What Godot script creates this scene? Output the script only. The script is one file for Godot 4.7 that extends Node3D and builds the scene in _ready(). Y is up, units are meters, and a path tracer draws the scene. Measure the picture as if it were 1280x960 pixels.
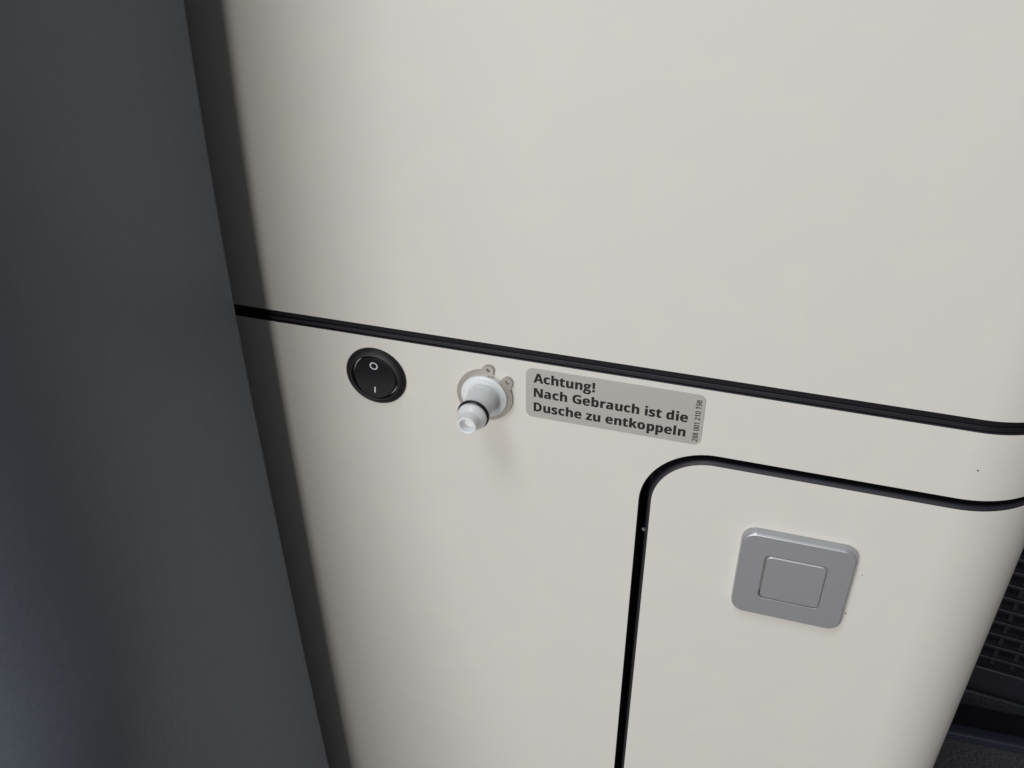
extends Node3D

const H := 0.6                    # camera height above the floor, metres
const BEND_U := 0.0665            # where the cabinet front starts to turn
const BEND_R := 0.0330
const U_END := 0.42

var M := {}
var taken := {}

# ------------------------------------------------------------------ helpers
func numbered(called: String) -> String:
	if not taken.has(called):
		taken[called] = 0
		return called
	taken[called] += 1
	return "%s_%03d" % [called, taken[called]]

func thing(called: String, label: String, category: String, at := Vector3.ZERO, group := "") -> Node3D:
	var o := Node3D.new()
	o.name = numbered(called)
	o.position = at
	o.set_meta("label", label)
	o.set_meta("category", category)
	if group:
		o.set_meta("group", group)
	add_child(o)
	return o

func obj(called: String, mesh: Mesh, mat: Material, parent: Node) -> MeshInstance3D:
	var o := MeshInstance3D.new()
	o.name = called
	o.mesh = mesh
	o.material_override = mat
	o.cast_shadow = GeometryInstance3D.SHADOW_CASTING_SETTING_ON
	parent.add_child(o, true)
	return o

func begin() -> SurfaceTool:
	var st := SurfaceTool.new()
	st.begin(Mesh.PRIMITIVE_TRIANGLES)
	return st

func tri(st: SurfaceTool, a: Vector3, b: Vector3, c: Vector3, na: Vector3, nb: Vector3, nc: Vector3) -> void:
	var n := (a - c).cross(a - b)
	if n.length_squared() < 1e-24:
		return
	var v := [[a, na], [b, nb], [c, nc]]
	if n.dot(na + nb + nc) < 0.0:
		v = [[a, na], [c, nc], [b, nb]]
	for e in v:
		st.set_normal(e[1])
		st.add_vertex(e[0])

func quad(st: SurfaceTool, a: Vector3, b: Vector3, c: Vector3, d: Vector3, na: Vector3, nb: Vector3, nc: Vector3, nd: Vector3) -> void:
	tri(st, a, b, c, na, nb, nc)
	tri(st, a, c, d, na, nc, nd)

# normals of an open profile in 2D, per segment end; smooth where the turn is small
func profile_normals(p: Array, limit := 0.75) -> Array:
	var seg := []
	for i in p.size() - 1:
		var d: Vector2 = (p[i + 1] - p[i]).normalized()
		seg.append(Vector2(d.y, -d.x))
	var out := []
	for i in seg.size():
		var a: Vector2 = seg[i]
		var b: Vector2 = seg[i]
		if i > 0 and seg[i - 1].dot(seg[i]) > limit:
			a = (seg[i - 1] + seg[i]).normalized()
		if i < seg.size() - 1 and seg[i + 1].dot(seg[i]) > limit:
			b = (seg[i + 1] + seg[i]).normalized()
		out.append([a, b])
	return out

# lathe about +z: profile of (radius, height), outside on the right hand of the direction of travel turned outward
func lathe(p: Array, n := 72, st: SurfaceTool = null) -> SurfaceTool:
	if st == null:
		st = begin()
	var nn := profile_normals(p)
	for i in p.size() - 1:
		var q: Vector2 = p[i]
		var r: Vector2 = p[i + 1]
		var na: Vector2 = nn[i][0]
		var nb: Vector2 = nn[i][1]
		for k in n:
			var c0 := Vector2.from_angle(TAU * k / n)
			var c1 := Vector2.from_angle(TAU * (k + 1) / n)
			quad(st,
				Vector3(c0.x * q.x, c0.y * q.x, q.y), Vector3(c1.x * q.x, c1.y * q.x, q.y),
				Vector3(c1.x * r.x, c1.y * r.x, r.y), Vector3(c0.x * r.x, c0.y * r.x, r.y),
				Vector3(c0.x * na.x, c0.y * na.x, na.y), Vector3(c1.x * na.x, c1.y * na.x, na.y),
				Vector3(c1.x * nb.x, c1.y * nb.x, nb.y), Vector3(c0.x * nb.x, c0.y * nb.x, nb.y))
	return st

# rounded rectangle loop: arrays of [point, outward]
func round_rect(w: float, h: float, r: float, n := 10) -> Array:
	var out := []
	for c in 4:
		var ctr := Vector2((w / 2 - r) * (1 if c == 0 or c == 3 else -1), (h / 2 - r) * (1 if c < 2 else -1))
		for k in n + 1:
			var d := Vector2.from_angle(PI / 2 * (c + float(k) / n))
			out.append([ctr + d * r, d])
	return out

# a plate with the profile (inset, height) round a loop, closed with a flat cap at the last row
func plate(loop: Array, prof: Array, cap := true) -> SurfaceTool:
	var st := begin()
	var nn := profile_normals(prof.map(func(v): return Vector2(-v.x, v.y)))
	var n := loop.size()
	for i in prof.size() - 1:
		var q: Vector2 = prof[i]
		var r: Vector2 = prof[i + 1]
		var na: Vector2 = nn[i][0]
		var nb: Vector2 = nn[i][1]
		for k in n:
			var A: Array = loop[k]
			var B: Array = loop[(k + 1) % n]
			var a0: Vector2 = A[0] - A[1] * q.x
			var b0: Vector2 = B[0] - B[1] * q.x
			var a1: Vector2 = A[0] - A[1] * r.x
			var b1: Vector2 = B[0] - B[1] * r.x
			var ad: Vector2 = A[1]
			var bd: Vector2 = B[1]
			quad(st, Vector3(a0.x, a0.y, q.y), Vector3(b0.x, b0.y, q.y), Vector3(b1.x, b1.y, r.y), Vector3(a1.x, a1.y, r.y),
				Vector3(ad.x * na.x, ad.y * na.x, na.y), Vector3(bd.x * na.x, bd.y * na.x, na.y),
				Vector3(bd.x * nb.x, bd.y * nb.x, nb.y), Vector3(ad.x * nb.x, ad.y * nb.x, nb.y))
	if cap:
		var l: Vector2 = prof[-1]
		var ctr := Vector3.ZERO
		for k in n:
			ctr += Vector3(loop[k][0].x, loop[k][0].y, 0) / n
		ctr.z = l.y
		for k in n:
			var a2: Vector2 = loop[k][0] - loop[k][1] * l.x
			var b2: Vector2 = loop[(k + 1) % n][0] - loop[(k + 1) % n][1] * l.x
			tri(st, ctr, Vector3(a2.x, a2.y, l.y), Vector3(b2.x, b2.y, l.y), Vector3.BACK, Vector3.BACK, Vector3.BACK)
	return st

# box with small chamfers as a plate standing on z = 0 of its own frame
func bevel_box(size: Vector3, b: float) -> Mesh:
	var loop := round_rect(size.x, size.y, b * 1.5, 3)
	var st := plate(loop, [Vector2(b, 0), Vector2(0, b), Vector2(0, size.z - b), Vector2(b * 0.3, size.z - b * 0.3), Vector2(b, size.z)])
	var rear := plate(loop, [Vector2(b, 0.00001), Vector2(b * 1.01, 0)])
	st.append_from(rear.commit(), 0, Transform3D.IDENTITY)
	return st.commit()

# ------------------------------------------------------------------ the bent cabinet front
func bend(u: float, y: float, depth: float) -> Vector3:
	if u <= BEND_U:
		return Vector3(u, y, -depth)
	var arc := BEND_R * PI / 2
	if u < BEND_U + arc:
		var a := (u - BEND_U) / BEND_R
		return Vector3(BEND_U + (BEND_R - depth) * sin(a), y, -BEND_R + (BEND_R - depth) * cos(a))
	return Vector3(BEND_U + BEND_R - depth, y, -BEND_R - (u - BEND_U - arc))

func bend_n(u: float) -> Vector3:
	var a: float = clamp((u - BEND_U) / BEND_R, 0.0, PI / 2)
	return Vector3(sin(a), 0, cos(a))

func u_steps(u0: float, u1: float) -> Array:
	var arc := BEND_R * PI / 2
	var out := [u0]
	if u0 < BEND_U:
		out.append(BEND_U)
	for k in range(1, 25):
		out.append(BEND_U + arc * k / 24.0)
	out.append(u1)
	return out.filter(func(v): return v >= u0 and v <= u1)

# front face from columns [u, y_low, y_high]
func front(st: SurfaceTool, cols: Array, depth := 0.0) -> void:
	for i in cols.size() - 1:
		var a: Array = cols[i]
		var b: Array = cols[i + 1]
		if b[0] - a[0] < 1e-7:
			continue
		var na := bend_n(a[0])
		var nb := bend_n(b[0])
		quad(st, bend(a[0], a[1], depth), bend(b[0], b[1], depth), bend(b[0], b[2], depth), bend(a[0], a[2], depth), na, nb, nb, na)

# the rim of a panel: chains of (u, y) for each inset, swept through depth
func rim(st: SurfaceTool, chain: Callable, from: Array, smooth := true) -> void:
	# from: array of [inset, depth]
	var rows := []
	for f in from:
		var row := []
		for v in chain.call(f[0]):
			row.append([bend(v.x, v.y, f[1]), v.x])
		rows.append(row)
	for i in rows.size() - 1:
		for k in rows[i].size() - 1:
			var a: Vector3 = rows[i][k][0]
			var b: Vector3 = rows[i][k + 1][0]
			var c: Vector3 = rows[i + 1][k + 1][0]
			var d: Vector3 = rows[i + 1][k][0]
			if (a - b).length() < 1e-7:
				continue
			var n := (c - a).cross(d - b).normalized()
			var t: float = 0.0
			# face away from the panel: the chain runs with the panel on its right, seen from the front
			var along := (b - a).normalized()
			var out := bend_n(rows[i][k][1]).cross(along)
			if n.dot(out) < 0.0 or (abs(n.dot(out)) < 0.05 and n.dot(bend_n(rows[i][k][1])) < 0.0):
				n = -n
			quad(st, a, b, c, d, n, n, n, n)

# ------------------------------------------------------------------ materials
func noise_tex(freq: float, seed_: int, type := FastNoiseLite.TYPE_SIMPLEX_SMOOTH, normal := false, strength := 4.0, lo := Color.BLACK, hi := Color.WHITE, size := 512) -> NoiseTexture2D:
	var f := FastNoiseLite.new()
	f.seed = seed_
	f.noise_type = type
	f.frequency = freq
	f.fractal_octaves = 4
	var t := NoiseTexture2D.new()
	t.width = size
	t.height = size
	t.seamless = true
	t.noise = f
	t.as_normal_map = normal
	t.bump_strength = strength
	if not normal:
		var g := Gradient.new()
		g.set_color(0, lo)
		g.set_color(1, hi)
		t.color_ramp = g
	return t

func mat(c: Color, rough: float, metal := 0.0, spec := 0.5) -> StandardMaterial3D:
	var m := StandardMaterial3D.new()
	m.albedo_color = c
	m.roughness = rough
	m.metallic = metal
	m.metallic_specular = spec
	return m

func triplanar(m: StandardMaterial3D, per_metre: float) -> void:
	m.uv1_triplanar = true
	m.uv1_world_triplanar = true
	m.uv1_scale = Vector3.ONE * per_metre

func make_materials() -> void:
	var lam := mat(Color.WHITE, 0.5, 0.0, 0.4)
	lam.albedo_texture = noise_tex(0.006, 3, FastNoiseLite.TYPE_SIMPLEX_SMOOTH, false, 1.0, Color(0.872, 0.864, 0.842), Color(0.876, 0.868, 0.848))
	lam.normal_enabled = true
	lam.normal_texture = noise_tex(0.05, 5, FastNoiseLite.TYPE_SIMPLEX_SMOOTH, true, 1.2)
	lam.normal_scale = 0.05
	triplanar(lam, 9.0)
	M.laminate = lam
	M.edge = mat(Color(0.155, 0.155, 0.185), 0.5)
	M.seal = mat(Color(0.080, 0.080, 0.112), 0.48)
	M.liner = mat(Color(0.05, 0.05, 0.055), 0.8)
	var tr := mat(Color.WHITE, 0.44, 0.0, 0.5)
	tr.albedo_texture = noise_tex(0.01, 9, FastNoiseLite.TYPE_SIMPLEX_SMOOTH, false, 1.0, Color(0.375, 0.40, 0.44), Color(0.385, 0.41, 0.45))
	tr.normal_enabled = true
	tr.normal_texture = noise_tex(0.045, 11, FastNoiseLite.TYPE_CELLULAR, true, 6.0)
	tr.normal_scale = 0.13
	triplanar(tr, 14.0)
	M.trim = tr
	var bp := mat(Color(0.075, 0.075, 0.09), 0.52)
	bp.normal_enabled = true
	bp.normal_texture = noise_tex(0.12, 21, FastNoiseLite.TYPE_SIMPLEX_SMOOTH, true, 3.0)
	bp.normal_scale = 0.12
	triplanar(bp, 60.0)
	M.black_plastic = bp
	M.rocker = mat(Color(0.06, 0.06, 0.08), 0.55, 0.0, 0.35)
	M.print_white = mat(Color(0.80, 0.82, 0.86), 0.5)
	M.white_plastic = mat(Color(0.915, 0.915, 0.92), 0.32)
	M.white_plastic.subsurf_scatter_enabled = true
	M.white_plastic.subsurf_scatter_strength = 0.12
	M.rubber = mat(Color(0.05, 0.05, 0.055), 0.35)
	M.steel = mat(Color(0.74, 0.72, 0.69), 0.42, 0.7)
	var al := mat(Color(0.715, 0.72, 0.735), 0.36, 0.5)
	al.normal_enabled = true
	al.normal_texture = noise_tex(0.2, 31, FastNoiseLite.TYPE_SIMPLEX_SMOOTH, true, 2.0)
	al.normal_scale = 0.06
	triplanar(al, 40.0)
	M.aluminium = al
	var fo := mat(Color.WHITE, 0.42, 0.2)
	fo.albedo_texture = noise_tex(0.25, 41, FastNoiseLite.TYPE_SIMPLEX_SMOOTH, false, 1.0, Color(0.69, 0.68, 0.665), Color(0.80, 0.79, 0.775))
	fo.normal_enabled = true
	fo.normal_texture = noise_tex(0.03, 43, FastNoiseLite.TYPE_SIMPLEX_SMOOTH, true, 3.0)
	fo.normal_scale = 0.12
	triplanar(fo, 30.0)
	M.foil = fo
	M.ink = mat(Color(0.055, 0.052, 0.055), 0.6)
	M.dust = mat(Color(0.42, 0.42, 0.43), 0.9)
	M.speck = mat(Color(0.45, 0.43, 0.41), 0.9)
	var ca := mat(Color.WHITE, 0.95, 0.0, 0.2)
	ca.albedo_texture = noise_tex(0.08, 51, FastNoiseLite.TYPE_SIMPLEX_SMOOTH, false, 1.0, Color(0.26, 0.26, 0.28), Color(0.52, 0.52, 0.55))
	ca.normal_enabled = true
	ca.normal_texture = noise_tex(0.2, 53, FastNoiseLite.TYPE_SIMPLEX_SMOOTH, true, 8.0)
	triplanar(ca, 12.0)
	M.carpet = ca
	M.crate = mat(Color(0.15, 0.155, 0.19), 0.42)
	M.mat_rubber = mat(Color(0.09, 0.09, 0.12), 0.5)
	M.mat_edge = mat(Color(0.16, 0.165, 0.23), 0.55)
	M.strip = mat(Color(0.42, 0.43, 0.47), 0.35, 0.6)

# ------------------------------------------------------------------ build
func y_of(mm: float) -> float:
	return H + mm / 1000.0

func area_light(called: String, at: Vector3, target: Vector3, size: Vector2, energy: float, col: Color) -> void:
	var l := AreaLight3D.new()
	l.name = called
	l.area_size = size
	l.light_energy = energy
	l.light_color = col
	l.shadow_enabled = true
	l.area_range = 8.0
	l.area_attenuation = 2.0
	add_child(l)
	l.look_at_from_position(at, target, Vector3.UP)

func _ready() -> void:
	# ---- camera
	var cam := Camera3D.new()
	cam.name = "camera"
	cam.fov = 45.257
	cam.near = 0.01
	cam.far = 20.0
	cam.transform = Transform3D(Basis(Vector3(0.95597, -0.00682, -0.29337), Vector3(-0.15774, 0.83108, -0.53332), Vector3(0.24745, 0.55611, 0.79341)).orthonormalized(), Vector3(0, H, 0.248))
	add_child(cam)
	cam.current = true
	# ---- surroundings, exposure
	var env := Environment.new()
	env.background_mode = Environment.BG_COLOR
	env.background_color = Color(0.325, 0.322, 0.322)
	env.background_energy_multiplier = 1.0
	env.tonemap_mode = Environment.TONE_MAPPER_LINEAR
	env.tonemap_exposure = 0.945
	env.sdfgi_enabled = true
	env.ssao_enabled = true
	env.ssil_enabled = true
	var we := WorldEnvironment.new()
	we.name = "environment"
	we.environment = env
	add_child(we)
	# ---- daylight through the open rear of the vehicle, left of and above the camera
	area_light("daylight_gap", Vector3(-0.215, 0.62, 2.4), Vector3(-0.215, 0.45, 0), Vector2(0.12, 1.8), 1.45, Color(1.0, 0.985, 0.96))
	area_light("daylight_opening", Vector3(-0.82, 0.58, 2.4), Vector3(-0.82, 0.40, 0), Vector2(1.08, 1.8), 3.1, Color(1.0, 0.99, 0.98))
	area_light("daylight_above", Vector3(-0.53, 2.40, 1.0), Vector3(-0.25, 0.40, 0.12), Vector2(0.66, 0.8), 1.9, Color(0.94, 0.97, 1.0))
	make_materials()
	build_setting()
	build_cabinet()
	build_trim()
	build_background()
	build_lock()
	build_sticker()
	build_connector()
	build_switch()

func build_setting() -> void:
	var pm := BoxMesh.new()
	pm.size = Vector3(2.4, 0.02, 2.4)
	var f := obj("floor", pm, M.carpet, self)
	f.position = Vector3(0.2, -0.01, -0.4)
	f.set_meta("kind", "structure")

func build_cabinet() -> void:
	var t := thing("cabinet", "cream white laminate cabinet front with black seams and a rounded corner", "cabinet")
	var b := 0.0003
	var prof := []
	for k in 5:
		var a := PI / 2 * k / 4.0
		prof.append([b * (1 - sin(a)), b * (1 - cos(a))])
	var deep := [[0.0, b], [0.0, 0.0008], [0.0, 0.015]]
	var L := -0.26
	var yf := 0.012
	# upper panel
	var yb := y_of(-159.4)
	var yt := 0.78
	var st := begin()
	var cols := []
	for u in u_steps(L, U_END):
		cols.append([u, yb + b, yt])
	front(st, cols)
	var ch_up := func(i: float) -> Array:
		var o := []
		var us := u_steps(L, U_END)
		us.reverse()
		for u in us:
			o.append(Vector2(u, yb + i))
		return o
	var up := obj("upper_panel", st.commit(), M.laminate, t)
	st = begin()
	rim(st, ch_up, prof + [[0.0, 0.015]])
	obj("edge_band", st.commit(), M.edge, up)
	# lower fascia: a leg left of the door and a bridge above it
	var yt2 := y_of(-163.5)
	var dl := -0.0309
	var dt := y_of(-189.4)
	var r := 0.0245
	var corner := func(i: float) -> Array:   # from the door's left side up and over, inset into the fascia
		var o := [Vector2(dl - i, yf)]
		for k in 25:
			var a := PI - PI / 2 * k / 24.0
			o.append(Vector2(dl + r + cos(a) * (r + i), dt - r + sin(a) * (r + i)))
		for u in u_steps(dl + r + 0.0001, U_END):
			o.append(Vector2(u, dt + i))
		return o
	var top := func(i: float) -> Array:
		var o := []
		for u in u_steps(L, U_END):
			o.append(Vector2(u, yt2 - i))
		return o
	st = begin()
	front(st, [[L, yf, yt2 - b], [dl - b, yf, yt2 - b]])
	cols = []
	var cc: Array = corner.call(b)
	for k in range(1, cc.size()):
		cols.append([cc[k].x, cc[k].y, yt2 - b])
	front(st, cols)
	var corner_r := func(i: float) -> Array:
		var o: Array = corner.call(i)
		o.reverse()
		return o
	var lo := obj("lower_panel", st.commit(), M.laminate, t)
	st = begin()
	rim(st, top, prof + [[0.0, 0.015]])
	rim(st, corner_r, prof + [[0.0, 0.015]])
	obj("edge_band", st.commit(), M.edge, lo)
	# door
	var di := -0.0281
	var dti := y_of(-192.1)
	var rd := 0.0212
	var door := func(i: float) -> Array:
		var o := [Vector2(di + i, yf)]
		for k in 25:
			var a := PI - PI / 2 * k / 24.0
			o.append(Vector2(di + rd + cos(a) * (rd - i), dti - rd + sin(a) * (rd - i)))
		for u in u_steps(di + rd + 0.0001, U_END):
			o.append(Vector2(u, dti - i))
		return o
	st = begin()
	cols = []
	var bd := 0.0013
	var dprof := prof.map(func(v): return [v[0] * bd / b, v[1] * bd / b])
	var dc: Array = door.call(bd)
	for k in range(1, dc.size()):
		cols.append([dc[k].x, yf, dc[k].y])
	front(st, cols)
	var dr := obj("door", st.commit(), M.laminate, t)
	dr.set_meta("label", "cream cabinet door with a rounded upper corner")
	st = begin()
	rim(st, door, dprof + [[0.0, 0.015]])
	obj("edge_band", st.commit(), M.edge, dr)
	# black carcass behind the gaps, down to the floor
	st = begin()
	cols = []
	for u in u_steps(L, U_END):
		cols.append([u, 0.0, yt])
	front(st, cols, 0.016)
	obj("carcass", st.commit(), M.liner, t)
	# rubber seal lying in the long seam: a flat web with a bead
	st = begin()
	var us := u_steps(L, U_END)
	var sec := [[y_of(-163.45), 0.0011], [y_of(-163.2), 0.0007], [y_of(-162.0), 0.0007], [y_of(-161.85), 0.00045], [y_of(-161.7), 0.0006], [y_of(-161.6), 0.0012], [y_of(-159.9), 0.0010], [y_of(-159.45), 0.0014]]
	for i in us.size() - 1:
		for k in sec.size() - 1:
			var n0 := Vector2(sec[k + 1][0] - sec[k][0], sec[k + 1][1] - sec[k][1]).normalized()
			var na := bend_n(us[i]) * n0.x + Vector3.UP * n0.y
			var nb := bend_n(us[i + 1]) * n0.x + Vector3.UP * n0.y
			quad(st, bend(us[i], sec[k][0], sec[k][1]), bend(us[i + 1], sec[k][0], sec[k][1]), bend(us[i + 1], sec[k + 1][0], sec[k + 1][1]), bend(us[i], sec[k + 1][0], sec[k + 1][1]), na, nb, nb, na)
	obj("rubber_seal", st.commit(), M.seal, t)
	# fluff caught in the upright gap, and a speck on the bridge
	var fl := lathe([Vector2(0.0011, 0), Vector2(0.0010, 0.0004), Vector2(0.0005, 0.0008), Vector2(0.00001, 0.0009)], 12)
	var fo := obj("fluff", fl.commit(), M.dust, t)
	fo.position = Vector3(-0.0282, y_of(-228.3), -0.0015)
	fo.scale = Vector3(1.0, 0.6, 1.0)
	var sp := lathe([Vector2(0.00034, 0), Vector2(0.0002, 0.00008), Vector2(0.00001, 0.0001)], 8)
	var spm := sp.commit()
	for v in [[0.0698, -177.5, 1.0], [0.0465, -228.4, 0.7], [0.0447, -247.5, 1.0]]:
		var so := obj("speck", spm, M.speck, t)
		so.position = bend(v[0], y_of(v[1]), 0)
		so.scale = Vector3.ONE * v[2]

func build_trim() -> void:
	var t := thing("side_trim", "dark grey grained trim wall standing left of the cabinet front", "trim panel")
	# plan: a rounded rear edge close to the cabinet, a flat side, then a soft turn to the left whose start leans forward lower down
	var X := -0.1687
	var off := func(y: float) -> float:
		var d := (y - H) * 1000.0 + 190.0
		return (0.0033 * (d / 130.0) * (d / 130.0) if d > 0 else 0.0028 * (d / 245.0) * (d / 245.0)) if abs(d) < 260.0 else 0.0032
	var surf := func(s: float, y: float) -> Vector3:   # s 0..1 rear edge, 1..2 side, 2..3 turn, 3..4 front
		var z0 := 0.060 + 0.50 * (0.5 * ((0.385 - y) + sqrt((0.385 - y) * (0.385 - y) + 0.0004)))
		var x: float = X + off.call(y)
		var r0 := 0.006
		if s < 0.0:
			return Vector3(x - r0 + s * 0.05, y, 0.014)
		if s < 1.0:
			var a := PI / 2 * (1.0 - s)
			return Vector3(x - r0 * (1 - cos(a)), y, 0.020 - r0 * sin(a))
		if s < 2.0:
			return Vector3(x, y, lerp(0.020, z0, s - 1.0))
		if s <= 3.0:
			var b := s - 2.0
			return Vector3(x - 0.11 * b * b * b, y, z0 + 0.14 * b * (1.0 - 0.25 * b * b * b))
		return Vector3(x - 0.11 - (s - 3.0) * 0.20, y, z0 + 0.105)
	var st := begin()
	var ss := [-1.0]
	for k in 10:
		ss.append(k / 10.0)
	for k in 10:
		ss.append(1.0 + k / 10.0)
	for k in 24:
		ss.append(2.0 + k / 24.0)
	ss.append_array([3.0, 3.5, 4.0])
	var ny := 90
	var grid := []
	var nrm := []
	for k in ny + 1:
		var y := 0.001 + 0.779 * k / ny
		var row := []
		var nr := []
		for s in ss:
			var p: Vector3 = surf.call(s, y)
			var ds: Vector3 = surf.call(min(s + 0.01, 4.0), y) - surf.call(max(s - 0.01, -1.0), y)
			var dy: Vector3 = surf.call(s, y + 0.002) - surf.call(s, y - 0.002)
			row.append(p)
			nr.append(dy.cross(ds).normalized() * -1.0)
		grid.append(row)
		nrm.append(nr)
	for k in ny:
		for i in ss.size() - 1:
			quad(st, grid[k][i], grid[k][i + 1], grid[k + 1][i + 1], grid[k + 1][i], nrm[k][i], nrm[k][i + 1], nrm[k + 1][i + 1], nrm[k + 1][i])
	obj("trim_shell", st.commit(), M.trim, t)
	var cap := BoxMesh.new()
	cap.size = Vector3(0.24, 0.004, 0.16)
	obj("foot", cap, M.liner, t).position = Vector3(-0.31, 0.002, 0.09)

func build_background() -> void:
	# lattice crate beside the cabinet
	var t := thing("lattice_crate", "black plastic lattice crate on the floor beyond the rounded corner", "crate", Vector3(0.30, 0.0, -0.2945))
	t.rotation.y = deg_to_rad(-6.0)
	var w := 0.36
	var d := 0.26
	var h := 0.20
	var slat := bevel_box(Vector3(w, 0.0032, 0.006), 0.0006)
	var upright := bevel_box(Vector3(0.0035, h - 0.03, 0.003), 0.0005)
	var sk := obj("skirt", bevel_box(Vector3(w + 0.004, 0.026, 0.010), 0.0012), M.crate, t)
	sk.position = Vector3(0, 0.014, -0.005)
	var k := 0
	var y := 0.035
	while y < h:
		obj("slat", slat, M.crate, t).position = Vector3(0, y, -0.004)
		y += 0.0125
	for i in 26:
		obj("upright", upright, M.crate, t).position = Vector3(-w / 2 + 0.006 + i * (w - 0.012) / 25.0, h / 2 + 0.012, -0.0035)
	obj("rim", bevel_box(Vector3(w + 0.01, 0.014, 0.014), 0.002), M.crate, t).position = Vector3(0, h + 0.006, -0.008)
	for s in [-1, 1]:
		obj("side", bevel_box(Vector3(0.006, h, d), 0.001), M.crate, t).position = Vector3(s * w / 2, h / 2 + 0.001, -d - 0.005)
	obj("back", bevel_box(Vector3(w, h, 0.006), 0.001), M.crate, t).position = Vector3(0, h / 2 + 0.001, -d)
	obj("bottom", bevel_box(Vector3(w - 0.01, 0.006, d - 0.01), 0.001), M.crate, t).position = Vector3(0, 0.006, -d)
	# threshold strip and rubber mat
	var s2 := thing("threshold_strip", "thin pale metal strip on the floor along the black crate", "floor strip", Vector3(0.26, 0.0, -0.2905))
	s2.rotation.y = deg_to_rad(-6.0)
	var sm := obj("strip", bevel_box(Vector3(0.36, 0.0022, 0.0022), 0.0005), M.strip, s2)
	sm.position = Vector3(0, 0.0012, -0.0011)
	var m := thing("rubber_mat", "black rubber floor mat with a raised blue-black front lip", "mat", Vector3(0.26, 0.0, -0.286))
	m.rotation.y = deg_to_rad(2.0)
	obj("mat_sheet", bevel_box(Vector3(0.36, 0.0055, 0.022), 0.0008), M.mat_rubber, m).position = Vector3(0, 0.0030, 0.004)
	obj("mat_lip", bevel_box(Vector3(0.362, 0.009, 0.010), 0.002), M.mat_edge, m).position = Vector3(0, 0.0048, 0.0262)

# ------------------------------------------------------------------ fixtures
func build_lock() -> void:
	var t := thing("push_lock", "square satin silver push button lock on the cabinet door", "lock", Vector3(0.0246, y_of(-235.4), 0.0))
	var st := plate(round_rect(0.0384, 0.0384, 0.0050, 12), [Vector2(0.0003, 0.0), Vector2(0.0, 0.0003), Vector2(0.0002, 0.0022), Vector2(0.0004, 0.0026), Vector2(0.0007, 0.0029), Vector2(0.0010, 0.0030)], false)
	# flat face between the outer edge and the button opening
	var A := round_rect(0.0384, 0.0384, 0.0050, 12)
	var Bo := round_rect(0.0211, 0.0207, 0.0021, 12)
	var n := A.size()
	for k in n:
		var q := (k + 1) % n
		var a0: Vector2 = A[k][0] - A[k][1] * 0.0010
		var a1: Vector2 = A[q][0] - A[q][1] * 0.0010
		var b0: Vector2 = Bo[k][0]
		var b1: Vector2 = Bo[q][0]
		var z := 0.0030
		quad(st, Vector3(a0.x, a0.y, z), Vector3(a1.x, a1.y, z), Vector3(b1.x, b1.y, z), Vector3(b0.x, b0.y, z), Vector3.BACK, Vector3.BACK, Vector3.BACK, Vector3.BACK)
		var c0: Vector2 = Bo[k][0] - Bo[k][1] * 0.0002
		var c1: Vector2 = Bo[q][0] - Bo[q][1] * 0.0002
		var d0 := Vector3(-Bo[k][1].x, -Bo[k][1].y, 1).normalized()
		var d1 := Vector3(-Bo[q][1].x, -Bo[q][1].y, 1).normalized()
		quad(st, Vector3(b0.x, b0.y, z), Vector3(b1.x, b1.y, z), Vector3(c1.x, c1.y, z - 0.0002), Vector3(c0.x, c0.y, z - 0.0002), d0, d1, d1, d0)
		var e0 := Vector3(-Bo[k][1].x, -Bo[k][1].y, 0)
		var e1 := Vector3(-Bo[q][1].x, -Bo[q][1].y, 0)
		quad(st, Vector3(c0.x, c0.y, z - 0.0002), Vector3(c1.x, c1.y, z - 0.0002), Vector3(c1.x, c1.y, 0.0005), Vector3(c0.x, c0.y, 0.0005), e0, e1, e1, e0)
	obj("rosette", st.commit(), M.aluminium, t)
	var bt := plate(round_rect(0.0201, 0.0197, 0.0018, 12), [Vector2(0, 0.0006), Vector2(0, 0.0028), Vector2(0.0001, 0.0031), Vector2(0.00025, 0.00325), Vector2(0.00045, 0.0033)])
	obj("push_button", bt.commit(), M.aluminium, t).position = Vector3(0.0002, 0.0002, 0)

func text_mesh(s: String, bold: bool) -> TextMesh:
	var f := SystemFont.new()
	f.font_names = PackedStringArray(["Droid Sans"])
	f.font_weight = 700 if bold else 400
	var m := TextMesh.new()
	m.font = f
	m.text = s
	m.font_size = 64
	m.pixel_size = 0.001
	m.depth = 0.0
	m.curve_step = 1.0
	m.horizontal_alignment = HORIZONTAL_ALIGNMENT_LEFT
	return m

# heavier print: the same outline laid a hair to each side
func heavy(m: TextMesh, d: float) -> Mesh:
	var st := SurfaceTool.new()
	st.begin(Mesh.PRIMITIVE_TRIANGLES)
	var k := 0
	for o in [Vector2(0, 0), Vector2(-d, -d * 0.4), Vector2(d, d * 0.4), Vector2(d, -d * 0.4), Vector2(-d, d * 0.4)]:
		st.append_from(m, 0, Transform3D(Basis.IDENTITY, Vector3(o.x, o.y, k * 0.000004)))
		k += 1
	return st.commit()

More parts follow.
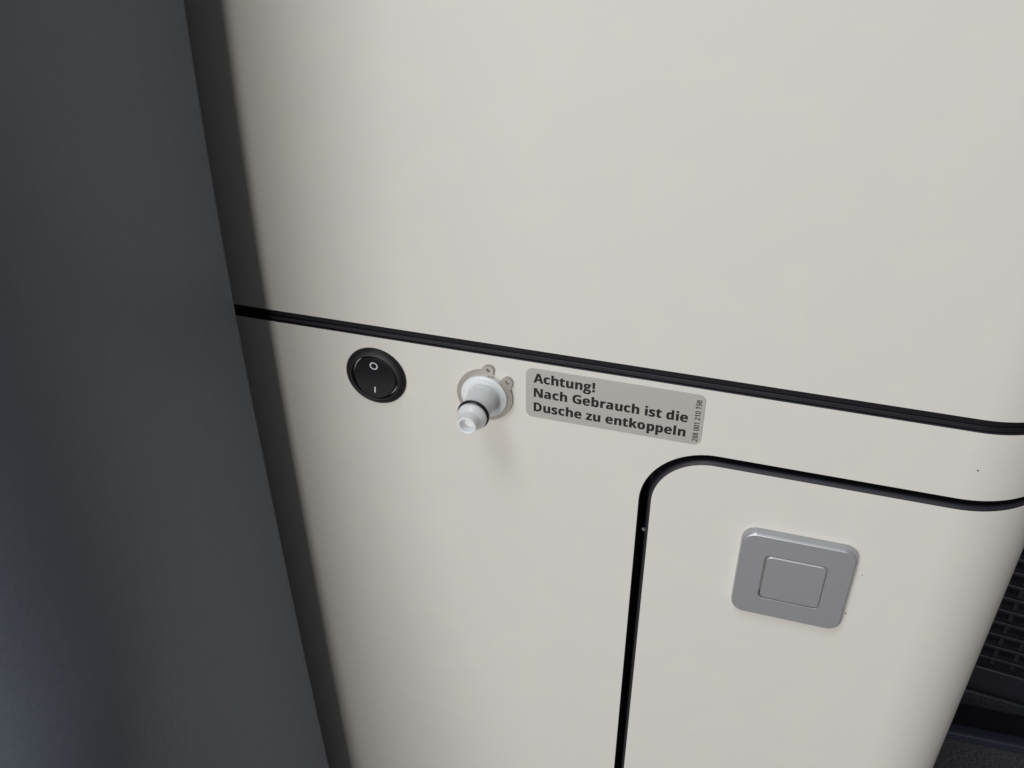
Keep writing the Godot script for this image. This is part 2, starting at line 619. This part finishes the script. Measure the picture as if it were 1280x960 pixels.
func build_sticker() -> void:
	var ctr := Vector3(-0.0425, y_of(-175.9), 0.00004)
	var t := thing("warning_sticker", "silver sticker with black German warning text beside the white hose connector", "sticker", ctr)
	var st := plate(round_rect(0.0598, 0.0198, 0.0026, 10), [Vector2(0, 0), Vector2(0.00002, 0.00012), Vector2(0.00008, 0.00016)])
	obj("foil", st.commit(), M.foil, t)
	var lines := [["Achtung!", -0.0696, -171.5, 0.0209], ["Nach Gebrauch ist die", -0.0695, -177.35, 0.0518], ["Dusche zu entkoppeln", -0.0695, -183.2, 0.0516]]
	var ref := text_mesh("N", true).get_aabb()
	for l in lines:
		var m := text_mesh(l[0], true)
		var bb := m.get_aabb()
		var sx: float = l[3] / bb.size.x
		var sy: float = 0.00355 / ref.size.y
		var o := obj("lettering", heavy(m, 0.0011), M.ink, t)
		o.scale = Vector3(sx, sy, 1)
		o.position = Vector3(l[1] - ctr.x - bb.position.x * sx, y_of(l[2]) - ctr.y - ref.position.y * sy, 0.00021)
	var m2 := text_mesh("288 001 210 198", false)
	var b2 := m2.get_aabb()
	var r2 := text_mesh("2", false).get_aabb()
	var s1: float = 0.0163 / b2.size.x
	var s2: float = 0.00175 / r2.size.y
	var o2 := obj("part_number", heavy(m2, 0.0010), M.ink, t)
	o2.transform = Transform3D(Basis(Vector3(0, s1, 0), Vector3(-s2, 0, 0), Vector3(0, 0, 1)), Vector3(-0.01375 - ctr.x + r2.position.y * s2, y_of(-184.4) - ctr.y - b2.position.x * s1, 0.00021))

func build_connector() -> void:
	var t := thing("hose_connector", "white plastic hose connector with a black sealing ring sticking out of the panel", "connector", Vector3(-0.0870, y_of(-179.8), 0.0))
	var mm := func(a: Array) -> Array: return a.map(func(v): return Vector2(v[0], v[1]) * 0.001)
	obj("flange", lathe(mm.call([[8.3, 0.0], [8.35, 1.4], [8.25, 1.8], [7.95, 2.0], [6.6, 2.05], [6.0, 2.15], [5.65, 2.4], [5.5, 2.9]])).commit(), M.white_plastic, t)
	obj("stem", lathe(mm.call([[5.5, 2.9], [5.45, 3.6], [5.35, 3.8], [5.25, 3.85], [5.2, 4.2], [5.15, 11.6], [5.05, 11.85], [4.7, 11.9], [4.6, 11.95]])).commit(), M.white_plastic, t)
	var ring := []
	for k in 17:
		var a := -PI / 2 + TAU * k / 16.0
		ring.append(Vector2(0.0047 + 0.00092 * cos(a), 0.0127 + 0.00082 * sin(a)))
	obj("sealing_ring", lathe(ring).commit(), M.rubber, t)
	obj("nozzle", lathe(mm.call([[4.6, 12.0], [4.6, 13.45], [5.0, 13.5], [5.12, 13.65], [5.1, 14.4], [4.95, 14.8], [3.95, 16.0], [3.6, 16.5], [3.45, 17.2], [3.3, 19.3], [3.22, 19.55], [3.0, 19.65], [2.6, 19.6], [2.4, 19.4], [2.32, 18.8], [2.25, 17.1], [2.05, 16.8], [0.01, 16.75]])).commit(), M.white_plastic, t)
	# spring steel retaining ring with two eyed lugs
	var c := CSGCombiner3D.new()
	c.name = "retaining_ring"
	t.add_child(c)
	c.material_override = M.steel
	var arc := PackedVector2Array()
	var a0 := deg_to_rad(80.0)
	var a1 := deg_to_rad(360.0 + 41.0)
	for k in 61:
		var a: float = lerp(a0, a1, k / 60.0)
		arc.append(Vector2.from_angle(a) * 0.0100)
	for k in 61:
		var a2: float = lerp(a1, a0, k / 60.0)
		arc.append(Vector2.from_angle(a2) * 0.0084)
	var ringp := CSGPolygon3D.new()
	ringp.polygon = arc
	ringp.depth = 0.0010
	ringp.material = M.steel
	ringp.position = Vector3(0, 0, 0.0012)
	c.add_child(ringp)
	for s in [[81.0, 1.0], [40.0, -1.0]]:
		var lug := CSGPolygon3D.new()
		lug.polygon = PackedVector2Array([Vector2(0.0088, -0.0024), Vector2(0.0100, -0.0028), Vector2(0.0116, -0.0018), Vector2(0.0123, -0.0010), Vector2(0.0125, 0.0), Vector2(0.0123, 0.0010), Vector2(0.0116, 0.0017), Vector2(0.0100, 0.0018), Vector2(0.0088, 0.0016)])
		if s[1] > 0:
			var q := PackedVector2Array()
			for v in lug.polygon:
				q.append(Vector2(v.x, -v.y))
			q.reverse()
			lug.polygon = q
		lug.depth = 0.00104
		lug.material = M.steel
		lug.transform = Transform3D(Basis(Vector3.BACK, deg_to_rad(s[0])), Vector3(0, 0, 0.00122))
		c.add_child(lug)
		var hole := CSGCylinder3D.new()
		hole.operation = CSGShape3D.OPERATION_SUBTRACTION
		hole.radius = 0.00075
		hole.height = 0.004
		hole.sides = 20
		hole.material = M.steel
		hole.transform = Transform3D(Basis(Vector3.RIGHT, PI / 2), Vector3(0, 0, 0.001) + Vector3(cos(deg_to_rad(s[0])), sin(deg_to_rad(s[0])), 0) * 0.0109)
		c.add_child(hole)

func build_switch() -> void:
	var t := thing("rocker_switch", "round black rocker switch with white on and off marks", "switch", Vector3(-0.1279, y_of(-179.7), 0.0))
	var mm := func(a: Array) -> Array: return a.map(func(v): return Vector2(v[0], v[1]) * 0.001)
	obj("bezel", lathe(mm.call([[11.4, 0.0], [11.5, 0.2], [11.45, 0.6], [11.2, 1.0], [10.6, 1.5], [9.6, 2.05], [9.2, 2.15], [8.9, 2.1], [8.7, 1.9], [8.6, 1.5], [8.55, -3.0], [0.01, -3.0]]), 96).commit(), M.black_plastic, t)
	# rocker: upper half pressed in, lower half standing out
	var st := begin()
	var R := 0.0081
	var zf := func(y: float) -> float:
		var q := y / R
		return 0.00125 + 0.00075 * (sqrt(q * q + 0.10) - q) * 1.0 + 0.00025 * q * q
	var pt := func(r: float, a: float, drop: float) -> Vector3:
		var v := Vector2.from_angle(a) * r
		return Vector3(v.x, v.y, zf.call(v.y) - drop)
	var n := 96
	var rows := [[R, 0.006], [R, 0.0006], [R - 0.00015, 0.0002], [R - 0.0005, 0.0]]
	for k in n:
		var a := TAU * k / n
		var b := TAU * (k + 1) / n
		var oa := Vector3(cos(a), sin(a), 0)
		var ob := Vector3(cos(b), sin(b), 0)
		var mix := [0.0, 0.15, 0.6, 1.0]
		for i in 3:
			quad(st, pt.call(rows[i][0], a, rows[i][1]), pt.call(rows[i][0], b, rows[i][1]), pt.call(rows[i + 1][0], b, rows[i + 1][1]), pt.call(rows[i + 1][0], a, rows[i + 1][1]),
				oa.lerp(Vector3.BACK, mix[i]).normalized(), ob.lerp(Vector3.BACK, mix[i]).normalized(), ob.lerp(Vector3.BACK, mix[i + 1]).normalized(), oa.lerp(Vector3.BACK, mix[i + 1]).normalized())
	var nz := func(y: float) -> Vector3:
		return Vector3(0, (zf.call(y - 0.0001) - zf.call(y + 0.0001)) / 0.0002, 1).normalized()
	var up_n: Vector3 = nz.call(0.0048)
	var dn_n: Vector3 = nz.call(-0.0052)
	for j in 8:
		var r0: float = (R - 0.0005) * j / 8.0
		var r1: float = (R - 0.0005) * (j + 1) / 8.0
		for k in n:
			var a := TAU * k / n
			var b := TAU * (k + 1) / n
			var p0: Vector3 = pt.call(r0, a, 0.0)
			var p1: Vector3 = pt.call(r0, b, 0.0)
			var p2: Vector3 = pt.call(r1, b, 0.0)
			var p3: Vector3 = pt.call(r1, a, 0.0)
			quad(st, p0, p1, p2, p3, nz.call(p0.y), nz.call(p1.y), nz.call(p2.y), nz.call(p3.y))
	var rk := obj("rocker", st.commit(), M.rocker, t)
	var o := begin()
	for k in 40:
		var a := Vector2.from_angle(TAU * k / 40)
		var b := Vector2.from_angle(TAU * (k + 1) / 40)
		var c0 := Vector2(0, 0.0048)
		var pts := []
		for v in [c0 + a * 0.00155, c0 + b * 0.00155, c0 + b * 0.00105, c0 + a * 0.00105]:
			pts.append(Vector3(v.x, v.y, zf.call(v.y) + 0.00004))
		quad(o, pts[0], pts[1], pts[2], pts[3], up_n, up_n, up_n, up_n)
	obj("off_mark", o.commit(), M.print_white, rk)
	var l := begin()
	var q := []
	for v in [Vector2(-0.00024, -0.0036), Vector2(0.00024, -0.0036), Vector2(0.00024, -0.0058), Vector2(-0.00024, -0.0058)]:
		q.append(Vector3(v.x, v.y, zf.call(v.y) + 0.00004))
	quad(l, q[0], q[1], q[2], q[3], dn_n, dn_n, dn_n, dn_n)
	obj("on_mark", l.commit(), M.print_white, rk)
